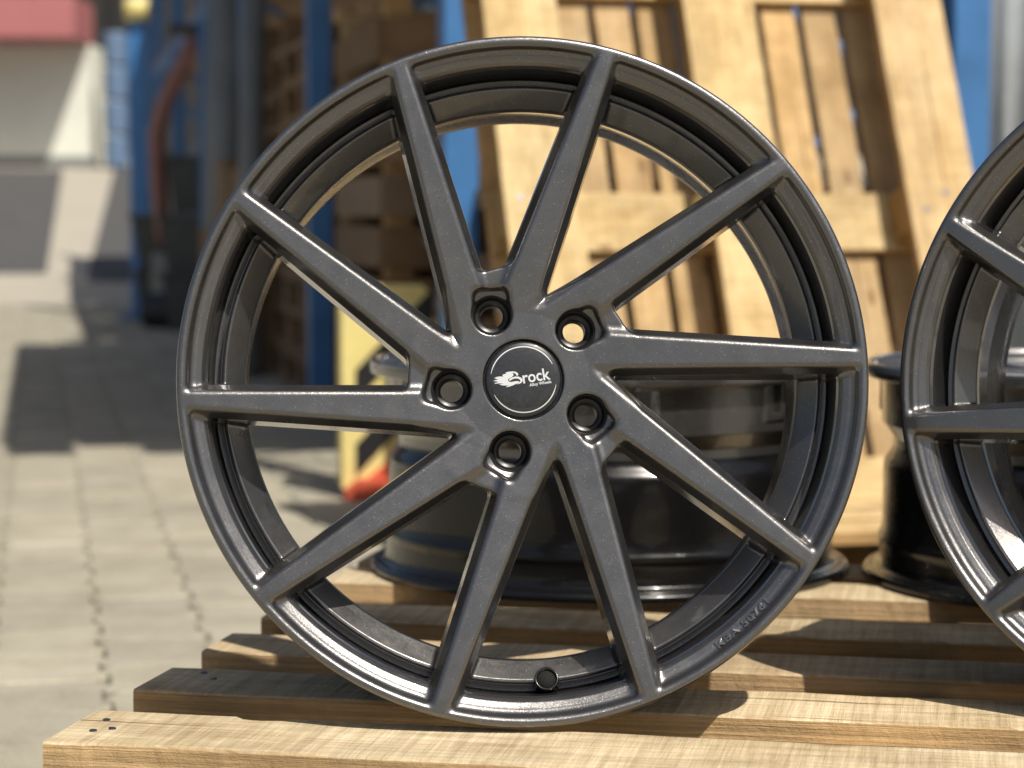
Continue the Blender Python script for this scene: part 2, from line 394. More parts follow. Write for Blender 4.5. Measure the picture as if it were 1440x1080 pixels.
def build_body():
    NT = 330
    rs = np.arange(.0255, .2625, .00095); ts = R(57.7) + np.arange(NT) * R(72) / NT; zs = np.arange(-.106, .0045, .00098)
    nr, nz = len(rs), len(zs); dt = R(72) / NT
    F = np.empty((nr, NT, nz), np.float32)
    for j0 in range(0, NT, 55):
        t = ts[None, j0:j0 + 55, None]; r = rs[:, None, None]; z = zs[None, None, :]
        x = r * np.cos(t); y = r * np.sin(t)
        foot = foot2d(x, y, r, range(-3, 5))
        F[:, j0:j0 + 55, :] = body_sdf(x, y, z, np.broadcast_to(r, x.shape), foot=foot)
    F[F == 0] = 1e-9
    S = F < 0
    Sw = np.concatenate([S, S[:, :1]], 1); Fw = np.concatenate([F, F[:, :1]], 1)
    c = np.zeros((nr - 1, NT, nz - 1), np.int8)
    corners = [(a, b, e) for a in (0, 1) for b in (0, 1) for e in (0, 1)]
    for a, b, e in corners: c += Sw[a:nr - 1 + a, b:NT + b, e:nz - 1 + e]
    act = (c > 0) & (c < 8)
    I, J, K = np.nonzero(act); nv = len(I)
    idx = np.full(act.shape, -1, np.int64); idx[I, J, K] = np.arange(nv)
    P = np.zeros((nv, 3)); cnt = np.zeros(nv)
    for p in corners:
        for ax in range(3):
            if p[ax]: continue
            q = list(p); q[ax] = 1
            fa = Fw[I + p[0], J + p[1], K + p[2]]; fb = Fw[I + q[0], J + q[1], K + q[2]]
            cr = (fa < 0) != (fb < 0); t = np.where(cr, fa / np.where(cr, fa - fb, 1), 0)
            pos = np.tile(np.array(p, float), (nv, 1)); pos[:, ax] += t
            P[cr] += pos[cr]; cnt[cr] += 1
    P /= cnt[:, None]
    r = rs[0] + (I + P[:, 0]) * .00095; t = ts[0] + (J + P[:, 1]) * dt; z = zs[0] + (K + P[:, 2]) * .00098
    X = np.stack([r * np.cos(t), r * np.sin(t), z], 1)
    def f(Q): return body_sdf(Q[:, 0], Q[:, 1], Q[:, 2], np.hypot(Q[:, 0], Q[:, 1]))
    def grad(Q, h=.00035):
        G = np.empty_like(Q)
        for a in range(3):
            e = np.zeros(3); e[a] = h; G[:, a] = (f(Q + e) - f(Q - e)) / (2 * h)
        return G
    for _ in range(2):
        G = grad(X); g2 = np.maximum((G * G).sum(1), .05)
        st = (f(X) / g2)[:, None] * G; ln = np.linalg.norm(st, axis=1, keepdims=True)
        X = X - st * np.minimum(1, .0006 / np.maximum(ln, 1e-9))
    G = grad(X, .0006); N = G / np.maximum(np.linalg.norm(G, axis=1, keepdims=True), 1e-9)
    quads = []; sh = []
    # edges along r, theta, z -> quads of the four cells around them
    def emit(mask, cells):
        a = np.argwhere(mask)
        if not len(a): return
        q = []; s = []
        for (di, dj, dk) in cells:
            jj = a[:, 1] + dj; w = np.where(jj < 0, -1, 0); jj = jj % NT
            q.append(idx[a[:, 0] + di, jj, a[:, 2] + dk]); s.append(w)
        q = np.stack(q, 1); s = np.stack(s, 1)
        neg = S[a[:, 0], a[:, 1], a[:, 2]]
        q[~neg] = q[~neg][:, ::-1]; s[~neg] = s[~neg][:, ::-1]
        quads.append(q); sh.append(s)
    m = np.zeros_like(S); m[:-1, :, 1:-1] = S[:-1, :, 1:-1] != S[1:, :, 1:-1]
    emit(m, [(0, -1, -1), (0, 0, -1), (0, 0, 0), (0, -1, 0)])
    m = np.zeros_like(S); m[1:-1, :, 1:-1] = Sw[1:-1, :-1, 1:-1] != Sw[1:-1, 1:, 1:-1]
    emit(m, [(-1, 0, -1), (-1, 0, 0), (0, 0, 0), (0, 0, -1)])
    m = np.zeros_like(S); m[1:-1, :, :-1] = S[1:-1, :, :-1] != S[1:-1, :, 1:]
    emit(m, [(-1, -1, 0), (0, -1, 0), (0, 0, 0), (-1, 0, 0)])
    Q = np.concatenate(quads); SH = np.concatenate(sh)
    VV = []; NN = []; QQ = []
    for mth in range(5):
        a = R(72 * mth); rot = np.array([[math.cos(a), -math.sin(a), 0], [math.sin(a), math.cos(a), 0], [0, 0, 1]])
        VV.append(X @ rot.T); NN.append(N @ rot.T); QQ.append(Q + nv * ((mth + SH) % 5))
    return np.concatenate(VV), np.concatenate(NN), np.concatenate(QQ)

def np_mesh(name, V, N, Q):
    used, inv = np.unique(Q, return_inverse=True); q = inv.reshape(-1, 4)
    V = V[used]; N = N[used]
    me = bpy.data.meshes.new(name)
    me.vertices.add(len(V)); me.vertices.foreach_set('co', V.astype(np.float32).ravel())
    me.loops.add(q.size); me.loops.foreach_set('vertex_index', q.astype(np.int32).ravel())
    me.polygons.add(len(q)); me.polygons.foreach_set('loop_start', np.arange(0, q.size, 4, dtype=np.int32))
    me.update(calc_edges=True); me.validate()
    me.shade_smooth()
    if len(me.vertices) == len(V): me.normals_split_custom_set_from_vertices(N.tolist())
    return me

BV, BN, BQ = build_body()
cen = BV[BQ].mean(1)
cr_ = np.hypot(cen[:, 0], cen[:, 1])
sk = np.stack([spoke_edges(cen[:, 0], cen[:, 1], k) for k in range(10)], 1)
near = sk.argmin(1)
zt_ = ztop(cr_)
is_ring = (cr_ > .2475) | ((cr_ > .2165) & (sk.min(1) > .0105)) | ((cr_ > .2275) & (cen[:, 2] < -.0175) & (sk.min(1) > .006))
is_hub = cr_ < .090
is_hub = (cr_ < .0868) & ~is_ring
ME = {}
ME['ring'] = np_mesh('rim_face', BV, BN, BQ[is_ring])
ME['hub'] = np_mesh('hub', BV, BN, BQ[is_hub])
for k in (0, 1):
    ME['spoke%d' % k] = np_mesh('spoke', BV, BN, BQ[(~is_ring) & (~is_hub) & (near == k)])
for k in ('ring', 'hub', 'spoke0', 'spoke1'): ME[k].materials.append(M['gunmetal'])
del BV, BN, BQ

# barrel: inside wall, rear flange and outer tread, one closed section
inner = [(.2172, -.094), (.2168, -.103), (.2168, -.112), (.2170, -.150), (.2215, -.176), (.2312, -.200), (.2326, -.224), (.2330, -.240), (.2345, -.2445)]
outer = [(.2345, -.2445), (.2440, -.2455), (.2560, -.2452), (.2585, -.2425), (.2585, -.2375), (.2555, -.2335), (.2470, -.2325), (.2428, -.2295),
         (.2413, -.222), (.2412, -.206), (.2430, -.200), (.2430, -.196), (.2405, -.190), (.2385, -.180), (.2382, -.118), (.2375, -.106), (.2292, -.094), (.2288, -.084)]
sq = lambda P: [(r, z if z > -.11 else -.11 + (z + .11) * .87) for r, z in P]
pin = smooth_prof(sq(inner), 6); pout = smooth_prof(sq(outer), 5)
ME['barrel'] = lathe_mesh('barrel', pin + pout[1:], 288); ME['barrel'].materials.append(M['barrel'])
# centre cap
cap_prof = [(0.0, -.0128), (.010, -.0129), (.018, -.0132), (.024, -.0137), (.0272, -.0143), (.0285, -.0152), (.0288, -.0165), (.0288, -.024), (0.0, -.024)]
ME['cap'] = lathe_mesh('centre_cap', cap_prof, 96, closed=False); ME['cap'].materials.append(M['cap_black'])
def cap_z(r): return float(np.interp(r, [p[0] for p in cap_prof[:6]], [p[1] for p in cap_prof[:6]])) + .00012
def arc_mesh(a0, a1, r0, w):
    n = 48; V = []; F = []
    for i in range(n + 1):
        a = R(a0 + (a1 - a0) * i / n); wd = w * min(1, .35 + 6 * min(i, n - i) / n)
        for rr in (r0 - wd, r0 + wd): V.append((rr * math.cos(a), rr * math.sin(a), cap_z(rr)))
    for i in range(n): F.append((2 * i, 2 * i + 1, 2 * i + 3, 2 * i + 2))
    me = bpy.data.meshes.new('printed_arc'); me.from_pydata(V, [], F); me.materials.append(M['cap_print']); return me
ME['arc_a'] = arc_mesh(28, 170, .0247, .00042); ME['arc_b'] = arc_mesh(208, 351, .0247, .00042)
K = 6.95e-5
def cap_pt(p): return ((p[0] - 713) * K, (565 - p[1]) * K)
def flat_poly(name, polys, mat):
    bm = bmesh.new()
    for poly in polys:
        vs = [bm.verts.new((*cap_pt(p), 0)) for p in poly]
        bm.faces.new(vs)
    bmesh.ops.triangulate(bm, faces=bm.faces[:])
    for v in bm.verts: v.co.z = cap_z(math.hypot(v.co.x, v.co.y))
    for f in bm.faces:
        f.normal_update()
        if f.normal.z < 0: f.normal_flip()
    me = bpy.data.meshes.new(name); bm.to_mesh(me); bm.free(); me.materials.append(mat); return me
flame = [(386, 580), (412, 570), (440, 567), (398, 549), (430, 535), (462, 532), (495, 533), (484, 516), (505, 506), (530, 503), (516, 492), (552, 481),
         (600, 477), (637, 484), (657, 505), (652, 524), (634, 521), (630, 505), (612, 494), (590, 494), (604, 504), (604, 522), (586, 540), (560, 553), (545, 570), (549, 582),
         (560, 590), (584, 592), (612, 586), (640, 582), (664, 585), (672, 594), (655, 606), (625, 616), (590, 632), (560, 641), (524, 649), (536, 636), (556, 629), (520, 630),
         (480, 628), (446, 614), (478, 614), (500, 610), (450, 606), (410, 610), (396, 602), (424, 598), (440, 590), (415, 584)]
bowl = [(565, 580), (556, 572), (566, 556), (590, 542), (622, 533), (655, 533), (684, 544), (702, 562), (703, 582), (692, 600), (668, 612), (640, 616), (664, 604), (680, 586), (676, 568), (655, 556), (628, 553), (598, 560)]
ME['flame'] = flat_poly('emblem', [flame, bowl], M['cap_print'])
def text_mesh(name, s, size, bold=0.0, extrude=0.0, spacing=1.0, shear=0.0):
    cu = bpy.data.curves.new(name, 'FONT'); cu.body = s; cu.size = size; cu.offset = bold; cu.extrude = extrude
    cu.space_character = spacing; cu.shear = shear; cu.resolution_u = 3
    o = bpy.data.objects.new(name, cu); col.objects.link(o)
    dg = bpy.context.evaluated_depsgraph_get(); dg.update()
    me = bpy.data.meshes.new_from_object(o.evaluated_get(dg)); bpy.data.objects.remove(o); bpy.data.curves.remove(cu)
    me.name = name; me.materials.clear(); return me
def place_text(me, width, origin, ang, ylift=1.0):
    co = np.array([v.co[:] for v in me.vertices]); s = width / (co[:, 0].max() - co[:, 0].min()); x0 = co[:, 0].min()
    ca, sa = math.cos(ang), math.sin(ang)
    for v in me.vertices:
        x = (v.co.x - x0) * s; y = v.co.y * s * ylift
        X = origin[0] + x * ca - y * sa; Y = origin[1] + x * sa + y * ca
        v.co = (X, Y, cap_z(math.hypot(X, Y)) + .00005)
    me.materials.append(M['cap_print']); return me
ME['word'] = place_text(text_mesh('printed_word', 'rock', .01, .00016), 300 * K, cap_pt((712, 606)), R(8.8), 1.12)
ME['tagline'] = place_text(text_mesh('printed_tagline', 'Alloy Wheels', .004, .00009), 240 * K, cap_pt((779, 641)), R(9.5), 1.0)
# bolt seat sleeves, valve hole, cast number
ME['sleeve'] = lathe_mesh('bolt_seat', [(.0147, -.0245), (.0142, -.0262), (.0128, -.0275), (.0125, -.0310), (.0118, -.0314), (.0092, -.0318), (.0086, -.0330), (.0086, -.058), (.0096, -.058), (.0096, -.0395), (.0147, -.0390)], 64)
ME['sleeve'].materials.append(M['black_plastic'])
ME['valve'] = lathe_mesh('valve_hole', [(.0058, .0005), (.0064, .0022), (.0078, .0026), (.0080, .0010), (.0082, -.010), (.0058, -.010)], 48)
ME['valve'].materials.append(M['barrel'])
ME['valve_plug'] = lathe_mesh('valve_bore_shade', [(0.0, .0010), (.0060, .0008), (.0060, -.006), (0.0, -.006)], 32, closed=False); ME['valve_plug'].materials.append(M['bore_shade'])  # flat plug, its black stands in for the shade inside the hole
km = text_mesh('cast_number', 'KBA 50761', .0074, .00022, .0009, 1.12)
xs = [v.co.x for v in km.vertices]; xm = 0.5 * (min(xs) + max(xs)); RC = .2447; kw = (math.hypot(70, 62) * PX * 1.02) / (max(xs) - min(xs))
for v in km.vertices:
    th = R(-48.4) + (v.co.x - xm) * kw / RC; rr = RC - (v.co.y - .0027) * 0.98
    zsh = float(np.interp(rr, [.2388, .2412, .2450, .2482], [-.0140, -.0112, -.0094, -.0090])) + .0012
    v.co = (rr * math.cos(th), rr * math.sin(th), zsh + v.co.z + .0011)
km.materials.append(M['gunmetal']); ME['kba'] = km

def make_wheel(label, group):
    t = thing('alloy_wheel', label, 'wheel', group=group)
    link('rim_face', ME['ring'], None, t); link('hub', ME['hub'], None, t)
    for m in range(5):
        for k in (0, 1):
            s = link('spoke', ME['spoke%d' % k], None, t); s.rotation_euler = (0, 0, R(72 * m))
        a = R(BOLT_A + 72 * m); s = link('bolt_seat', ME['sleeve'], None, t); s.location = (BOLT_R * math.cos(a), BOLT_R * math.sin(a), 0)
    link('barrel', ME['barrel'], None, t)
    c = link('centre_cap', ME['cap'], None, t)
    for n, k in (('printed_arc', 'arc_a'), ('printed_arc', 'arc_b'), ('emblem', 'flame'), ('printed_word', 'word'), ('printed_tagline', 'tagline')):
        link(n, ME[k], None, c)
    link('cast_number', ME['kba'], None, t)
    v = link('valve_hole', ME['valve'], None, t)
    a = R(-85.6); rv = .2262; v.scale = (1.15,) * 3; v.location = (rv * math.cos(a), rv * math.sin(a), -.0405)
    ax = Vector((-math.cos(a) * 0.55, -math.sin(a) * 0.40, 1.0)).normalized()
    v.rotation_euler = ax.to_track_quat('Z', 'Y').to_euler()
    link('valve_bore_shade', ME['valve_plug'], None, v)
    return t
def pose_wheel(t, centre, yaw, lean, spin):
    """front face towards -Y; yaw > 0 turns the face to the left, lean > 0 tips the top backwards"""
    Rm = Matrix.Rotation(R(-yaw), 4, 'Z') @ Matrix.Rotation(R(90 - lean), 4, 'X') @ Matrix.Rotation(R(spin), 4, 'Z')
    t.matrix_world = Matrix.Translation(centre) @ Rm
PZ = 0.288                                    # top of the pallet stack

# ------------------------------------------------------------------ the yard
YARD = math.atan(0.207)                       # paving and racking run 11.7 degrees to the left of the view
W = Vector((-math.sin(YARD), math.cos(YARD), 0)); WP = Vector((math.cos(YARD), math.sin(YARD), 0))
def ground_z(y): return max(0.0, (y - 18.0) * 0.0633) if y < 60 else 2.66
bm = bmesh.new(); ys = [-60, -10, 2, 10, 18, 24, 32, 42, 60, 90, 900]
rows = [[bm.verts.new((x, y, ground_z(y) - .030 if y < 16 else ground_z(y) - .012)) for x in (-700, -40, -10, 0, 10, 40, 700)] for y in ys]
for a, b in zip(rows, rows[1:]):
    for i in range(6): bm.faces.new((a[i], a[i + 1], b[i + 1], b[i]))
struct(bm_obj('ground', bm, M['concrete']))
bm = bmesh.new()
for x0, x1 in ((-3.6, 3.6),):
    q = [W * s + WP * p for s, p in ((-3, -5), (17.5, -5), (17.5, 5), (-3, 5))]
    bm.faces.new([bm.verts.new((v.x, v.y, -.016)) for v in q])
paving = struct(bm_obj('paving', bm, M['sand']))
SW, SL = .165, .20
def stone_mesh():
    A = .0105; g = .0009; c = .023; t = .008
    q = SL / 2 - g; w1 = SW / 2 + A / 2 - g; w0 = SW / 2 - A / 2 - g; b = SL / 4
    right = [(w1 - c, -q), (w1, -q + c), (w1, -b - t), (w0, -b + t), (w0, b - t), (w1, b + t), (w1, q - c), (w1 - c, q)]
    left = [(-x, y) for x, y in right[::-1]]
    out = right + left
    bm = bmesh.new(); n = len(out)
    lo = [bm.verts.new((x, y, -.020)) for x, y in out]; mi = [bm.verts.new((x, y, -.004)) for x, y in out]
    hi = [bm.verts.new((x * (1 - .004 / SW * 2), y * (1 - .004 / SL * 2), 0)) for x, y in out]
    for a, b2 in ((lo, mi), (mi, hi)):
        for i in range(n): bm.faces.new((a[i], a[(i + 1) % n], b2[(i + 1) % n], b2[i]))
    bm.faces.new(hi)
    bmesh.ops.recalc_face_normals(bm, faces=bm.faces[:])
    me = bpy.data.meshes.new('paving_stone'); bm.to_mesh(me); bm.free(); me.materials.append(M['stone']); return me
st = stone_mesh(); SV = np.array([v.co[:] for v in st.vertices]); SF = [list(p.vertices) for p in st.polygons]
cells = []
for i in range(-26, 27):
    for j in range(-4, 86):
        p = WP * (i * SW) + W * ((j + (0.5 if i % 2 else 0)) * SL)
        cells.append(p)
def vis(p):
    if p.y < 2.4: return 9e9
    u = p.x / p.y
    if u < -.236 or u > .24: return 9e9
    if -.06 < u and p.y > 0: return 900 + p.y
    return p.y + (6 if u > -.10 else 0)
cells.sort(key=vis)
rest = []
for n_, p in enumerate(cells):
    dz = random.uniform(-.0022, .0014); tx = random.uniform(-.006, .006); ty = random.uniform(-.006, .006)
    if n_ < 298:
        o = bpy.data.objects.new('paving_stone', st); col.objects.link(o); o.parent = paving
        o.location = (p.x, p.y, dz); o.rotation_euler = (tx, ty, YARD)
    else: rest.append((p, dz, tx, ty))
V = []; F = []
c_, s_ = math.cos(YARD), math.sin(YARD)
for k, (p, dz, tx, ty) in enumerate(rest):
    b0 = len(SV) * k
    V.append(np.stack([p.x + SV[:, 0] * c_ - SV[:, 1] * s_, p.y + SV[:, 0] * s_ + SV[:, 1] * c_, SV[:, 2] + dz + ty * SV[:, 0] + tx * SV[:, 1]], 1))
    F += [[q + b0 for q in f] for f in SF]
me = bpy.data.meshes.new('paving_stones'); me.from_pydata(np.concatenate(V).tolist(), [], F)
o = link('paving_stones', me, M['stone'], paving); o['kind'] = 'stuff'

def ground_strip(name, quad, mat, lift):
    bm = bmesh.new(); a, b, c, d = quad; n = 8
    L = [bm.verts.new((a[0] + (d[0] - a[0]) * i / n, a[1] + (d[1] - a[1]) * i / n, ground_z(a[1] + (d[1] - a[1]) * i / n) - .012 + lift)) for i in range(n + 1)]
    Rr = [bm.verts.new((b[0] + (c[0] - b[0]) * i / n, b[1] + (c[1] - b[1]) * i / n, ground_z(b[1] + (c[1] - b[1]) * i / n) - .012 + lift)) for i in range(n + 1)]
    for i in range(n): bm.faces.new((L[i], Rr[i], Rr[i + 1], L[i + 1]))
    return struct(bm_obj(name, bm, mat))
ground_strip('dark_ground_strip', [(-14, 20.3), (-4.15, 20.3), (-8.1, 41.2), (-24, 41.2)], M['dark_ground'], .006)  # darker strips laid over the concrete, leaving a light one between
ground_strip('dark_ground_strip', [(-3.65, 19.5), (6, 19.5), (6, 42.0), (-7.3, 42.0)], M['dark_ground'], .006)

# ------------------------------------------------------------------ pallets
def board_mesh(name, L, Wd, T, seed, mat, rough=.0011, nx=60, chips=()):
    """a sawn board along x with slightly wavy arrises; chips = (x, side, length, depth)"""
    rnd = random.Random(seed); bm = bmesh.new()
    def wob():
        ph = [(rnd.uniform(0, 6.28), rnd.uniform(3, 60), rnd.uniform(.2, 1)) for _ in range(6)]
        return lambda x: sum(a * math.sin(f * x + p) for p, f, a in ph) / 3
    w = [wob() for _ in range(8)]; bv = .0016
    sec = []
    for i in range(nx + 1):
        x = -L / 2 + L * i / nx; e = [f(x) * rough for f in w]; j = [rnd.uniform(-.35, .35) * rough for _ in range(8)]
        hw, ht = Wd / 2, T / 2
        cb = [0, 0]
        for cx, sd, cl, cd in chips:
            k = max(0, 1 - ((x - cx) / cl) ** 2)
            cb[sd] = max(cb[sd], cd * k ** .35 if k > 0 else 0)
        y0 = -hw + cb[0]; y1 = hw - cb[1]
        pts = [(y0 + bv + e[0] + j[0], -ht), (y1 - bv + e[1], -ht), (y1 + e[1] + j[1], -ht + bv), (y1 + e[2] + j[2], ht - bv), (y1 - bv + e[2] + j[3], ht + e[3] * .5),
               (y0 + bv + e[4] + j[4], ht + e[5] * .5), (y0 + e[4] + j[5], ht - bv + e[6] * .4), (y0 + e[0] + j[6], -ht + bv)]
        sec.append([bm.verts.new((x, a, b)) for a, b in pts])
    for a, b in zip(sec, sec[1:]):
        for k in range(8): bm.faces.new((a[k], b[k], b[(k + 1) % 8], a[(k + 1) % 8]))
    bm.faces.new(sec[0]); bm.faces.new(sec[-1][::-1])
    bmesh.ops.recalc_face_normals(bm, faces=bm.faces[:])
    me = bpy.data.meshes.new(name); bm.to_mesh(me); bm.free(); me.materials.append(mat); return me
def put(name, me, parent, loc, rz=0.0):
    o = bpy.data.objects.new(name, me); col.objects.link(o); o.parent = parent; o.location = loc; o.rotation_euler = (0, 0, rz); return o
def pallet(label, decks, L, D, mat, group=None, deck_mat=None, skid_w=.10, seed=0, nx=24, cross_w=.10, blocks=True):
    """deck boards along x at the y ranges given, cross boards along y, blocks, bottom boards along x; origin at the base, corner (0, 0)"""
    t = thing('wooden_pallet', label, 'pallet', group=group)
    for i, (a, b, chips) in enumerate(decks):
        me = board_mesh('deck_board', L, b - a, .022, seed * 50 + i, deck_mat or mat, nx=nx, chips=chips)
        put('deck_board', me, t, (L / 2, (a + b) / 2, .133))
    cm = board_mesh('cross_board', D - .006, cross_w, .022, seed + 900, mat, nx=12)
    bm_ = board_mesh('bottom_board', L, skid_w, .022, seed + 901, mat, nx=nx)
    bk = bpy.data.meshes.new('block'); b_ = bmesh.new(); add_box(b_, (0, 0, 0), (.094, skid_w - .006, .0765), None, .002); b_.to_mesh(bk); b_.free(); bk.materials.append(mat)
    xs_ = (cross_w / 2 + .003, L / 2, L - cross_w / 2 - .003); ys_ = (skid_w / 2, D / 2, D - skid_w / 2)
    for x in xs_: put('cross_board', cm, t, (x, D / 2, .1105), math.pi / 2)
    for y in ys_:
        put('bottom_board', bm_, t, (L / 2, y, .0112))
        for x in xs_: put('block', bk, t, (x, y, .0608))
    return t

U0 = at_z(60, 1043, PZ); UA = math.atan(-0.20)          # near left corner of the top pallet and its direction
U = Vector((math.cos(UA), math.sin(UA), 0)); VV_ = Vector((-math.sin(UA), math.cos(UA), 0))
decks = [(0, .108, ((-.465, 1, .020, .010), (-.52, 0, .05, .002))), (.183, .278, ()), (.350, .438, ()), (.522, .617, ()), (.738, .830, ()), (.872, .962, ())]
top = pallet('pale sawn wooden pallet carrying the alloy wheels', decks, 1.2, .962, M['wood'], seed=1, nx=160)
top.location = (U0.x, U0.y, .144); top.rotation_euler = (0, 0, UA)
for (px, py) in ((150, 1013), (158, 1025), (131, 1028), (287, 947), (300, 955)):
    p = at_z(px, py, PZ) - Vector((U0.x, U0.y, .144))
    bm = bmesh.new(); bmesh.ops.create_cone(bm, cap_ends=True, segments=12, radius1=.0031, radius2=.0028, depth=.0018)
    o = bm_obj('nail', bm, M['nail'], top); o.location = (p.dot(U), p.dot(VV_), .1440); o.rotation_euler = (random.uniform(-.15, .15), random.uniform(-.15, .15), 0)
low = pallet('lower wooden pallet directly beneath the one with the wheels', [(a, b, ()) for a, b, _ in decks], 1.2, .962, M['wood'], seed=2, nx=30)
low.location = (U0.x + .012, U0.y + .006, .0); low.rotation_euler = (0, 0, UA + .006)

# ------------------------------------------------------------------ the four wheels
w1 = make_wheel('gunmetal ten spoke alloy wheel standing upright, whole face in view', 'gunmetal alloy wheels on the pallet')
c1 = ray(737, 532) * 1.694 + Vector((0, 0, H))
pose_wheel(w1, c1, -1.7, 8.0, 0)
w2 = make_wheel('gunmetal alloy wheel standing upright, cut by the picture edge', 'gunmetal alloy wheels on the pallet')
w2['label'] = 'gunmetal alloy wheel standing upright on the pallet, turned towards the other upright wheel'
c2 = ray(1748, 536) * 1.655 + Vector((0, 0, H))
pose_wheel(w2, c2, 27, 7.0, 5.8)
w3 = make_wheel('alloy wheel lying flat with its black barrel directly behind the squarely facing upright wheel', 'gunmetal alloy wheels on the pallet')
w3.location = (.105, 2.46, PZ + .2288); w3.rotation_euler = (0, 0, R(20))
w4 = make_wheel('alloy wheel lying flat with its black barrel behind the upright wheel that is turned aside', 'gunmetal alloy wheels on the pallet')
w4.location = (.630, 2.37, PZ + .2288); w4.rotation_euler = (0, 0, R(55))
w1['label'] = 'gunmetal ten spoke alloy wheel standing upright and squarely facing, logo cap at its hub'

# ------------------------------------------------------------------ leaning pallet, its support, the stack behind
ORD = ('lowest', 'second', 'third', 'fourth', 'fifth', 'sixth', 'seventh', 'eighth', 'ninth', 'tenth')
LY = R(15.0)                                  # yaw of the leaning pallet: faces towards the camera and to the right
n_ = Vector((math.sin(LY), -math.cos(LY), 0)); e_ = Vector((math.cos(LY), math.sin(LY), 0))
def deck_list(D, n, w):
    return [((D - w) * i / (n - 1), (D - w) * i / (n - 1) + w, ()) for i in range(n)]
sup = pallet('wooden pallet lying on the paving under the leaning pallet', deck_list(1.0, 7, .115), 1.2, 1.0, M['wood_pale'], seed=3)
sup.rotation_euler = (0, 0, LY); sup.location = Vector((.16, 3.62, 0.003))
lean = pallet('bright pine pallet leaning upright, underside boards facing out', deck_list(.94, 11, .071), 1.2, .94, M['wood_pale'], deck_mat=M['wood_deck'], seed=4, skid_w=.145, cross_w=.12)
lam = R(24.0)
up = (-n_ * math.sin(lam) + Vector((0, 0, 1)) * math.cos(lam))        # the pallet's long direction
back = (-n_ * math.cos(lam) - Vector((0, 0, 1)) * math.sin(lam))       # from underside to deck
base_c = at_y(1118, 722, 4.02)
# local x -> up, local y -> -e_, local z -> back (underside faces out)
yv = back.cross(up)
Rm = Matrix((up, yv, back)).transposed()
org = Vector((base_c.x, base_c.y, .1475)) - yv * 0.47
lean.matrix_world = Matrix.Translation(org) @ Rm.to_4x4()
bx = box_obj('label', (0.60, 0.47 - .0745, .062), (.07, .004, .045), M['yellow'], lean, .0005); bx.name = 'sticker'; bx['label'] = 'yellow sticker on a block'
nb = bmesh.new(); bmesh.ops.create_cone(nb, cap_ends=True, segments=10, radius1=.006, radius2=.006, depth=.003)
nme = bpy.data.meshes.new('nail'); nb.to_mesh(nme); nb.free(); nme.materials.append(M['nail'])
for yy in (.0725, .47, .8675):
    for xx in (.063, .6, 1.137):
        for q in range(3): put('nail', nme, lean, (xx + random.uniform(-.03, .03), yy + (q - 1) * .035 + random.uniform(-.008, .008), .0005))
for i in range(5):
    s = pallet('pine pallet in the stack that props up the leaning pallet', deck_list(.9, 5, .12), .80, .9, M['wood_old'], 'pallets stacked behind the leaning pallet', seed=20) if i == 0 else copy_tree(s0)
    if i == 0: s0 = s
    s['label'] = ORD[i] + ' pallet from the ground in the stack propping up the leaning pallet'
    s.location = Vector((.10, 4.46, .003 + .1445 * i)) + Vector((random.uniform(-.012, .012), random.uniform(-.01, .01), 0)); s.rotation_euler = (0, 0, LY + random.uniform(-.01, .01))

# ------------------------------------------------------------------ blue racking
rack = thing('pallet_rack', 'blue steel pallet rack running back along the paved yard', 'rack', (0, 0, 0))
R0 = Vector((-.165, 5.12, 0)); BAY = 2.605; DEP = 1.05
post_bm = bmesh.new(); add_box(post_bm, (0, 0, 1.6), (.078, .09, 3.2), None, .004)
pm = bpy.data.meshes.new('post'); post_bm.to_mesh(pm); post_bm.free(); pm.materials.append(M['blue'])
for i in range(7):
    gz = ground_z((R0 + W * BAY * i).y)
    for dpt in (0, DEP):
        p = R0 + W * (BAY * i) + WP * (dpt + .045)
        o = bpy.data.objects.new('post', pm); col.objects.link(o); o.parent = rack; o.location = (p.x, p.y, gz + .006); o.rotation_euler = (0, 0, YARD)
        f = box_obj('foot_plate', (p.x, p.y, gz + .003), (.13, .14, .006), M['blue'], rack, .001); f.rotation_euler = (0, 0, YARD)
    for z0, z1, a, b in ((.25, .95, .05, DEP), (.95, 1.65, DEP, .05), (1.75, 2.5, .05, DEP)):
        pa = R0 + W * (BAY * i) + WP * (a + .045); pb = R0 + W * (BAY * i) + WP * (b + .0)
        bm = bmesh.new(); add_tube(bm, [(pa.x, pa.y, gz + z0), (pb.x, pb.y, gz + z1)], .016, 8); bm_obj('brace', bm, M['blue'], rack)
    if i < 6:
        for zs_ in (1.78, 2.82):
            for dpt in (0, DEP):
                p = R0 + W * (BAY * (i + .5)) + WP * (dpt + .045)
                o = box_obj('beam', (p.x, p.y, gz + zs_), (.05, BAY - .085, .11), M['blue'], rack, .003); o.rotation_euler = (0, 0, YARD)
            p = R0 + W * (BAY * (i + .5)) + WP * (DEP / 2 + .045)
            o = box_obj('shade_shelf', (p.x, p.y, gz + zs_ + .067), (DEP + .05, BAY - .1, .022), M['wood_old'], rack, .002); o.rotation_euler = (0, 0, YARD)  # unseen boards added to shade the bays and cast shadow on the yard

def stack(n, s_along, depth, lab, grp, rz=0.0, L=1.2, D=.8, seed=40, mat='wood_old', z0=0.0):
    base = None
    for i in range(n):
        if base is None: base = s = pallet(lab, deck_list(D, 5, .13), L, D, M[mat], grp, seed=seed, nx=12)
        else: s = copy_tree(base)
        s['label'] = ORD[i] + ' pallet from the ground in the ' + lab
        p = R0 + W * (s_along + random.uniform(-.015, .015)) + WP * (depth + random.uniform(-.015, .015))
        s.location = (p.x, p.y, z0 + .003 + .1445 * i); s.rotation_euler = (0, 0, YARD + math.pi / 2 + rz + random.uniform(-.012, .012))
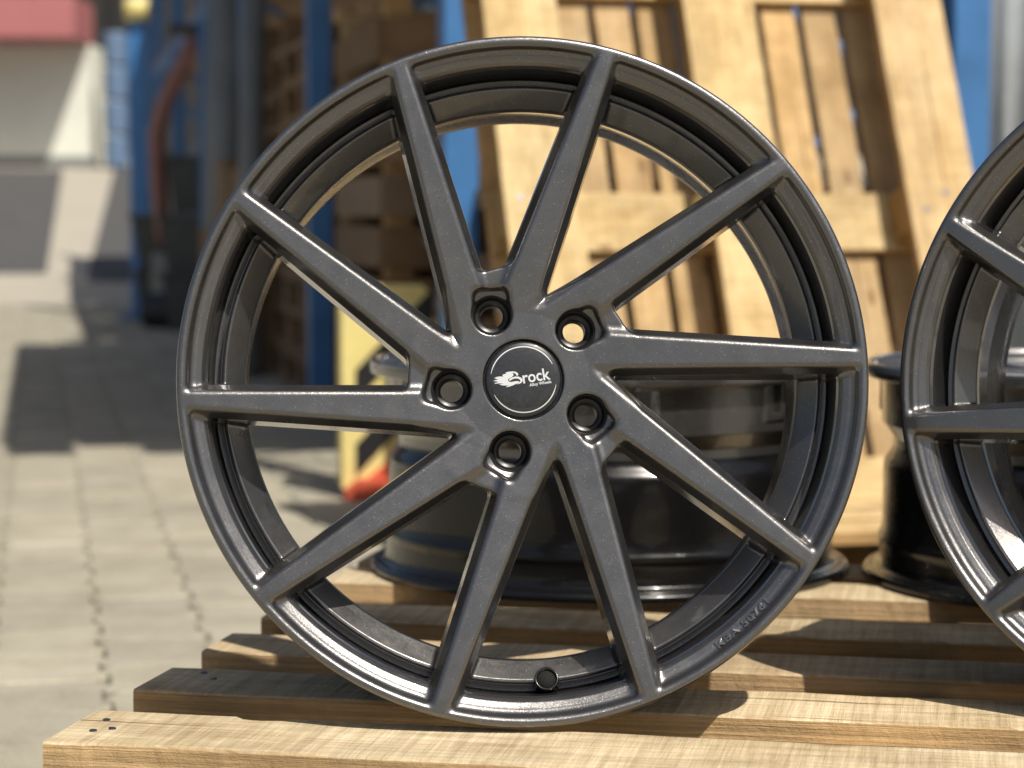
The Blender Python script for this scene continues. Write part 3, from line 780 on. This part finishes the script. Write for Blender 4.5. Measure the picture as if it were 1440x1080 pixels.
# L runs along the rack, D into it (the x axis of a pallet points along W)
stack(9, BAY + .12, .86, 'weathered stack just past the second rack post', 'pallets stacked in the second bay', seed=40)
stack(10, BAY + 1.38, .88, 'weathered stack just before the third rack post', 'pallets stacked in the second bay, far end', seed=41)
stack(6, .35, .98, 'weathered stack inside the first rack bay', 'pallets stacked in the first bay', seed=42)

# long unseen timbers added on the top shelf to cast the shadow across the paving
base = None; k_ = 0
for row in range(2):
    for c_i in range(7):
        if base is None:
            base = o = link('shadow_timber', board_mesh('shadow_timber', 5.2, .17, .09, 77, M['wood_old'], nx=20), None)
        else: o = base.copy(); col.objects.link(o)
        tag(o, ('upper' if row else 'lower') + ' layer timber on the rack\'s top shelf, ' + ORD[c_i].replace('lowest', 'first') + ' from the yard side', 'shadow_timber', 'shadow timbers added on the top shelf')
        p = R0 + W * (2.10 + random.uniform(-.30, .22)) + WP * (-.20 + c_i * .198)
        o.location = (p.x, p.y, 2.82 + .078 + .0465 + row * .092); o.rotation_euler = (0, 0, YARD + math.pi / 2)

# wooden crate in the first bay
cr = thing('wooden_crate', 'open plank crate with corner posts inside the first rack bay', 'crate')
p = R0 + W * 1.75 + WP * .47; cr.location = (p.x, p.y, 0); cr.rotation_euler = (0, 0, YARD)
for sx in (-1, 1):
    for sy in (-1, 1): box_obj('corner_post', (sx * .36, sy * .44, .64), (.075, .075, 1.27), M['wood_pale'] if sy < 0 and sx < 0 else M['wood'], cr, .003)
for k in range(8):
    z = .14 + k * .145
    for sy in (-1, 1): box_obj('plank', (0, sy * .488, z), (.80, .02, .115), M['wood_old'], cr, .002)
    for sx in (-1, 1): box_obj('plank', (sx * .408, 0, z), (.02, .95, .115), M['wood_old'], cr, .002)
box_obj('floor_panel', (0, 0, .035), (.72, .90, .06), M['wood_old'], cr, .002)
for sy in (-1, 1): box_obj('top_rail', (0, sy * .45, 1.297), (.84, .09, .04), M['wood'], cr, .003)

# striped guard at the foot of the first post
gd = thing('post_guard', 'yellow and black striped guard with a red foot beside the rack post', 'guard')
gp = at_z(556, 700, 0); gd.location = (gp.x, gp.y, .003)
gd.rotation_euler = (0, 0, R(8))
bm = bmesh.new(); gw, gh = .19, .50
def slab(name, poly, y0, y1, mat):
    bm = bmesh.new(); a = [bm.verts.new((x, y0, z)) for x, z in poly]; b = [bm.verts.new((x, y1, z)) for x, z in poly]; n = len(poly)
    bm.faces.new(a[::-1]); bm.faces.new(b)
    for i in range(n): bm.faces.new((a[i], a[(i + 1) % n], b[(i + 1) % n], b[i]))
    return bm_obj(name, bm, mat, gd)
slab('plate', [(-gw / 2, .02), (gw / 2, .02), (gw / 2, gh - .03), (gw / 2 - .03, gh), (-gw / 2 + .03, gh), (-gw / 2, gh - .03)], 0, .04, M['yellow'])
def stripe(z, mat):
    def cl(x, zz): return (x, min(max(zz, .022), gh - .002))
    slab('stripe', [cl(-gw / 2 + .002, z), cl(gw / 2 - .002, z + .20), cl(gw / 2 - .002, z + .275), cl(-gw / 2 + .002, z + .075)], -.003, .001, mat)
stripe(.05, M['black']); stripe(.225, M['black']); stripe(-.10, M['orange'])
slab('foot', [(-.12, 0), (.13, 0), (.13, .02), (.08, .045), (-.09, .045), (-.12, .02)], -.05, .09, M['orange'])
slab('flange', [(-gw / 2 - .03, .02), (-gw / 2, .02), (-gw / 2, gh - .05), (-gw / 2 - .03, gh - .06)], .0, .16, M['yellow'])

# things further along the rack
cb = thing('metal_cabinet', 'grey sheet metal cabinet standing in the third rack bay', 'cabinet')
p = R0 + W * (2 * BAY + 1.2) + WP * .42; cb.location = (p.x, p.y, .003); cb.rotation_euler = (0, 0, YARD)
box_obj('body', (0, 0, .70), (.7, 1.5, 1.26), M['grey_metal'], cb, .01)
for s in (-1, 1):
    d = box_obj('door', (-.36, s * .37, .70), (.02, .70, 1.18), M['grey_metal'], cb, .004)
    box_obj('handle', (-.02, -s * .28, .05), (.02, .02, .14), M['black'], d, .004)
for sx in (-1, 1):
    for sy in (-1, 1): box_obj('leg', (sx * .3, sy * .68, .035), (.05, .05, .07), M['black'], cb, .003)
cb2 = thing('grey_container', 'pale grey sheet metal box with a rounded lid in the fourth rack bay', 'container')
p = R0 + W * (3 * BAY + 1.3) + WP * .45; cb2.location = (p.x, p.y, .003); cb2.rotation_euler = (0, 0, YARD)
box_obj('body', (0, 0, .48), (.8, 1.5, .95), M['zinc'], cb2, .02)
bm = bmesh.new(); add_tube(bm, [(0, -.75, .95), (0, .75, .95)], .41, 24); bm_obj('lid', bm, M['grey_metal'], cb2, True)
# grey pipes leaning on the second bay end
for i, (px, w_, y_) in enumerate(((352, .055, 9.3), (316, .075, 10.6), (302, .06, 11.4))):
    b_ = at_y(px - 4, 380, y_); t_ = at_y(px + 6, -60, y_ + .35)
    bm = bmesh.new(); add_tube(bm, [(b_.x, b_.y, .003), (t_.x, t_.y, t_.z)], w_, 14)
    tag(bm_obj('steel_pipe', bm, M['grey_metal'], None, True), ['slim grey steel pipe propped by the third rack post', 'thick grey steel pipe leaning in the third rack bay', 'grey steel pipe of middle thickness leaning past the thick one'][i], 'pipe', 'grey pipes leaning on the rack')
# red pallet truck with a bent handle
tr = thing('pallet_truck', 'red hand pallet truck with a bent tube handle beside the rack', 'pallet truck')
g0 = at_z(228, 462, 0); tr.location = (g0.x, g0.y, .003); tr.rotation_euler = (0, 0, R(-20))
s_ = g0.y / FPX
for sx in (-1, 1):
    box_obj('fork', (sx * .19, .75, .10), (.16, 1.1, .06), M['grey_metal'], tr, .006)
    bm = bmesh.new(); add_tube(bm, [(sx * .19 - .03, 1.2, .04), (sx * .19 + .03, 1.2, .04)], .04, 14); bm_obj('wheel', bm, M['black'], tr)
box_obj('pump_block', (0, .12, .27), (.20, .14, .34), M['grey_metal'], tr, .01)
bm = bmesh.new(); add_tube(bm, [(-.09, 0, .10), (.09, 0, .10)], .10, 20); bm_obj('wheel', bm, M['black'], tr)
bm = bmesh.new(); add_tube(bm, [(0, .05, .5), (0, -.02, .85), (.02, -.08, 1.12), (.12, -.14, 1.32), (.26, -.2, 1.50), (.38, -.25, 1.66)], .05, 12); bm_obj('handle_bar', bm, M['red'], tr, True)
bm = bmesh.new(); add_tube(bm, [(.22, -.25, 1.70), (.54, -.25, 1.70)], .035, 12); bm_obj('grip', bm, M['black'], tr, True)
# blue steel column in the sun
bc = thing('steel_column', 'bright blue square steel column standing free in front of the rack', 'column')
g1 = at_z(201, 448, 0); bc.location = (g1.x, g1.y, .003)
box_obj('shaft', (0, 0, 1.55), (.125, .125, 3.06), plain('bright_blue', (.04, .17, .42), .4), bc, .008)
box_obj('base_plate', (0, 0, .01), (.26, .26, .02), M['blue'], bc, .003)
bm = bmesh.new(); add_tube(bm, [(-.07, -.07, 1.95), (.07, -.07, 1.95)], .075, 14); o = bm_obj('junction_box', bm, M['yellow'], bc, True)

# dark plastic bins and brown boxes in front of the far bays
def bin_mesh():
    bm = bmesh.new(); prof = [(.19, .29, 0.0), (.23, .33, .30), (.25, .35, .305), (.25, .35, .33), (.215, .315, .33), (.18, .28, .03)]
    rings = [[bm.verts.new((sx * a, sy * b, z)) for sx, sy in ((-1, -1), (1, -1), (1, 1), (-1, 1))] for a, b, z in prof]
    for p, q in zip(rings, rings[1:]):
        for k in range(4): bm.faces.new((p[k], p[(k + 1) % 4], q[(k + 1) % 4], q[k]))
    bm.faces.new(rings[0][::-1]); bm.faces.new(rings[-1])
    bmesh.ops.recalc_face_normals(bm, faces=bm.faces[:])
    me = bpy.data.meshes.new('plastic_bin'); bm.to_mesh(me); bm.free(); return me
bme = bin_mesh(); bme.materials.append(plain('dark_grey_plastic', (.055, .06, .06), .6, var=.3))
for px, py, nb_, who in ((292, 462, 3, 'beside the leaning grey pipes'), (252, 455, 2, 'next to the pallet truck')):
    g = at_z(px, py, 0)
    for i in range(nb_):
        o = bpy.data.objects.new('plastic_bin', bme); col.objects.link(o); o.location = (g.x, g.y, .003 + .334 * i); o.rotation_euler = (0, 0, YARD + random.uniform(-.2, .2))
        tag(o, ORD[i] + ' dark grey plastic bin from the ground in the pile ' + who, 'bin', 'plastic bins by the rack')
bxm = bpy.data.meshes.new('wooden_box'); b_ = bmesh.new(); add_box(b_, (0, 0, .17), (.5, .6, .34), None, .004); b_.to_mesh(bxm); b_.free(); bxm.materials.append(M['wood_old'])
for px, py, nb_ in ((358, 520, 3), (330, 496, 2)):
    g = at_z(px, py, 0)
    for i in range(nb_):
        t = thing('wooden_box', ORD[i] + ' brown wooden box from the ground in the pile of ' + ('three' if nb_ == 3 else 'two') + ' before the pallets', 'box', (g.x, g.y, .003 + .372 * i), 'wooden boxes by the rack', (0, 0, YARD + random.uniform(-.15, .15)))
        t.scale = (.55, .55, .8); t.location.z = .003 + .298 * i
        put('carcass', bxm, t, (0, 0, .005)); box_obj('lid', (0, 0, .356), (.53, .63, .022), M['wood_old'], t, .003)
        for sx in (-1, 1): box_obj('batten', (sx * .18, -.312, .17), (.07, .022, .30), M['wood'], t, .003)

# drums
base = None
for i in range(4):
    if base is None:
        t = thing('plastic_drum', 'pale blue plastic drum in a stack beside the white shed', 'drum', group='blue drums stacked by the shed')
        me = lathe_mesh('shell', smooth_prof([(0.0, 0.0), (.24, 0.0), (.27, .03), (.27, .18), (.285, .20), (.27, .22), (.27, .40), (.285, .42), (.27, .44), (.27, .57), (.24, .60), (0.0, .60)], 3), 32, False)
        link('shell', me, M['drum'], t)
        bm = bmesh.new(); add_tube(bm, [(.1, 0, .598), (.1, 0, .614)], .04, 12); bm_obj('bung', bm, M['black'], t)
        base = t
    else: t = copy_tree(base)
    t['label'] = ORD[i] + ' pale blue plastic drum from the ground in the stack beside the white shed'
    g = at_y(164, 215, 41.5); t.scale = (.8, .8, 1); t.location = (g.x, g.y, ground_z(41.5) - .008 + .618 * i)

# white shed with a red roof edge
sh = thing('white_shed', 'low white shed with a red overhanging roof edge beyond the yard', 'shed')
D0 = 42.0; gz = ground_z(D0)
rx = at_y(130, 235, D0).x; lx = rx - 9.0
ztopw = at_y(130, 62, D0).z
sh.location = (rx, D0, gz - .01)
hh = ztopw - gz
box_obj('wall', (-4.5, 1.5, hh / 2), (9.0, 3.0, hh), M['white_wall'], sh, .01)
box_obj('plinth', (-4.5, -.02, .10), (9.0, .06, .2), M['grey_metal'], sh, .005)
box_obj('roof_fascia', (-4.50, -.55, hh + .38), (8.96, 1.9, .74), M['awning'], sh, .02)
for k in range(1, 4): box_obj('wall_joint', (-2.2 * k, -.006, hh / 2 + .1), (.05, .02, hh - .25), M['grey_metal'], sh, .002)
# dark hall behind everything
hall = thing('warehouse_hall', 'long dark warehouse hall closing off the yard behind the shed', 'building', (0, 47, 2.0))
box_obj('wall', (4, 2, 4.5), (80, 4, 9.2), M['dark_wall'], hall, .01)
for k in range(-8, 11): box_obj('pilaster', (4 * k, -.05, 4.4), (.35, .2, 8.8), M['dark_wall'], hall, .01)
box_obj('eave', (4, 1.9, 9.2), (80.4, 4.6, .25), M['grey_metal'], hall, .01)

# ------------------------------------------------------------------ corrugated sheet and blue column at the right
cs = bmesh.new(); n = 140; wsh = 1.3; hsh = 2.3
vs = []
for y0 in (0, .004):
    for i in range(n + 1):
        x = wsh * i / n; y = .018 * math.sin(2 * math.pi * x / .076) + y0
        vs.append((cs.verts.new((x, y, 0)), cs.verts.new((x, y, hsh))))
m_ = n + 1
for q in (0, m_):
    for i in range(n): cs.faces.new((vs[q + i][0], vs[q + i + 1][0], vs[q + i + 1][1], vs[q + i][1]))
for i in range(n):
    cs.faces.new((vs[i][1], vs[i + 1][1], vs[m_ + i + 1][1], vs[m_ + i][1])); cs.faces.new((vs[i][0], vs[i + 1][0], vs[m_ + i + 1][0], vs[m_ + i][0]))
o = tag(bm_obj('corrugated_sheet', cs, M['zinc'], None, True), 'grey corrugated metal sheet propped upright behind the leaning pallet', 'sheet')
p = at_y(1380, 300, 5.75); o.location = (p.x, p.y, .003); o.rotation_euler = (0, 0, R(8))
bc2 = thing('steel_column', 'blue steel column between the leaning pallet and the corrugated sheet', 'column')
p = at_y(1352, 300, 5.62); bc2.location = (p.x, p.y, .003); bc2.rotation_euler = (0, 0, LY)
box_obj('shaft', (0, 0, 1.5), (.10, .10, 2.98), M['blue'], bc2, .005)
box_obj('base_plate', (0, 0, .006), (.2, .2, .012), M['blue'], bc2, .002)
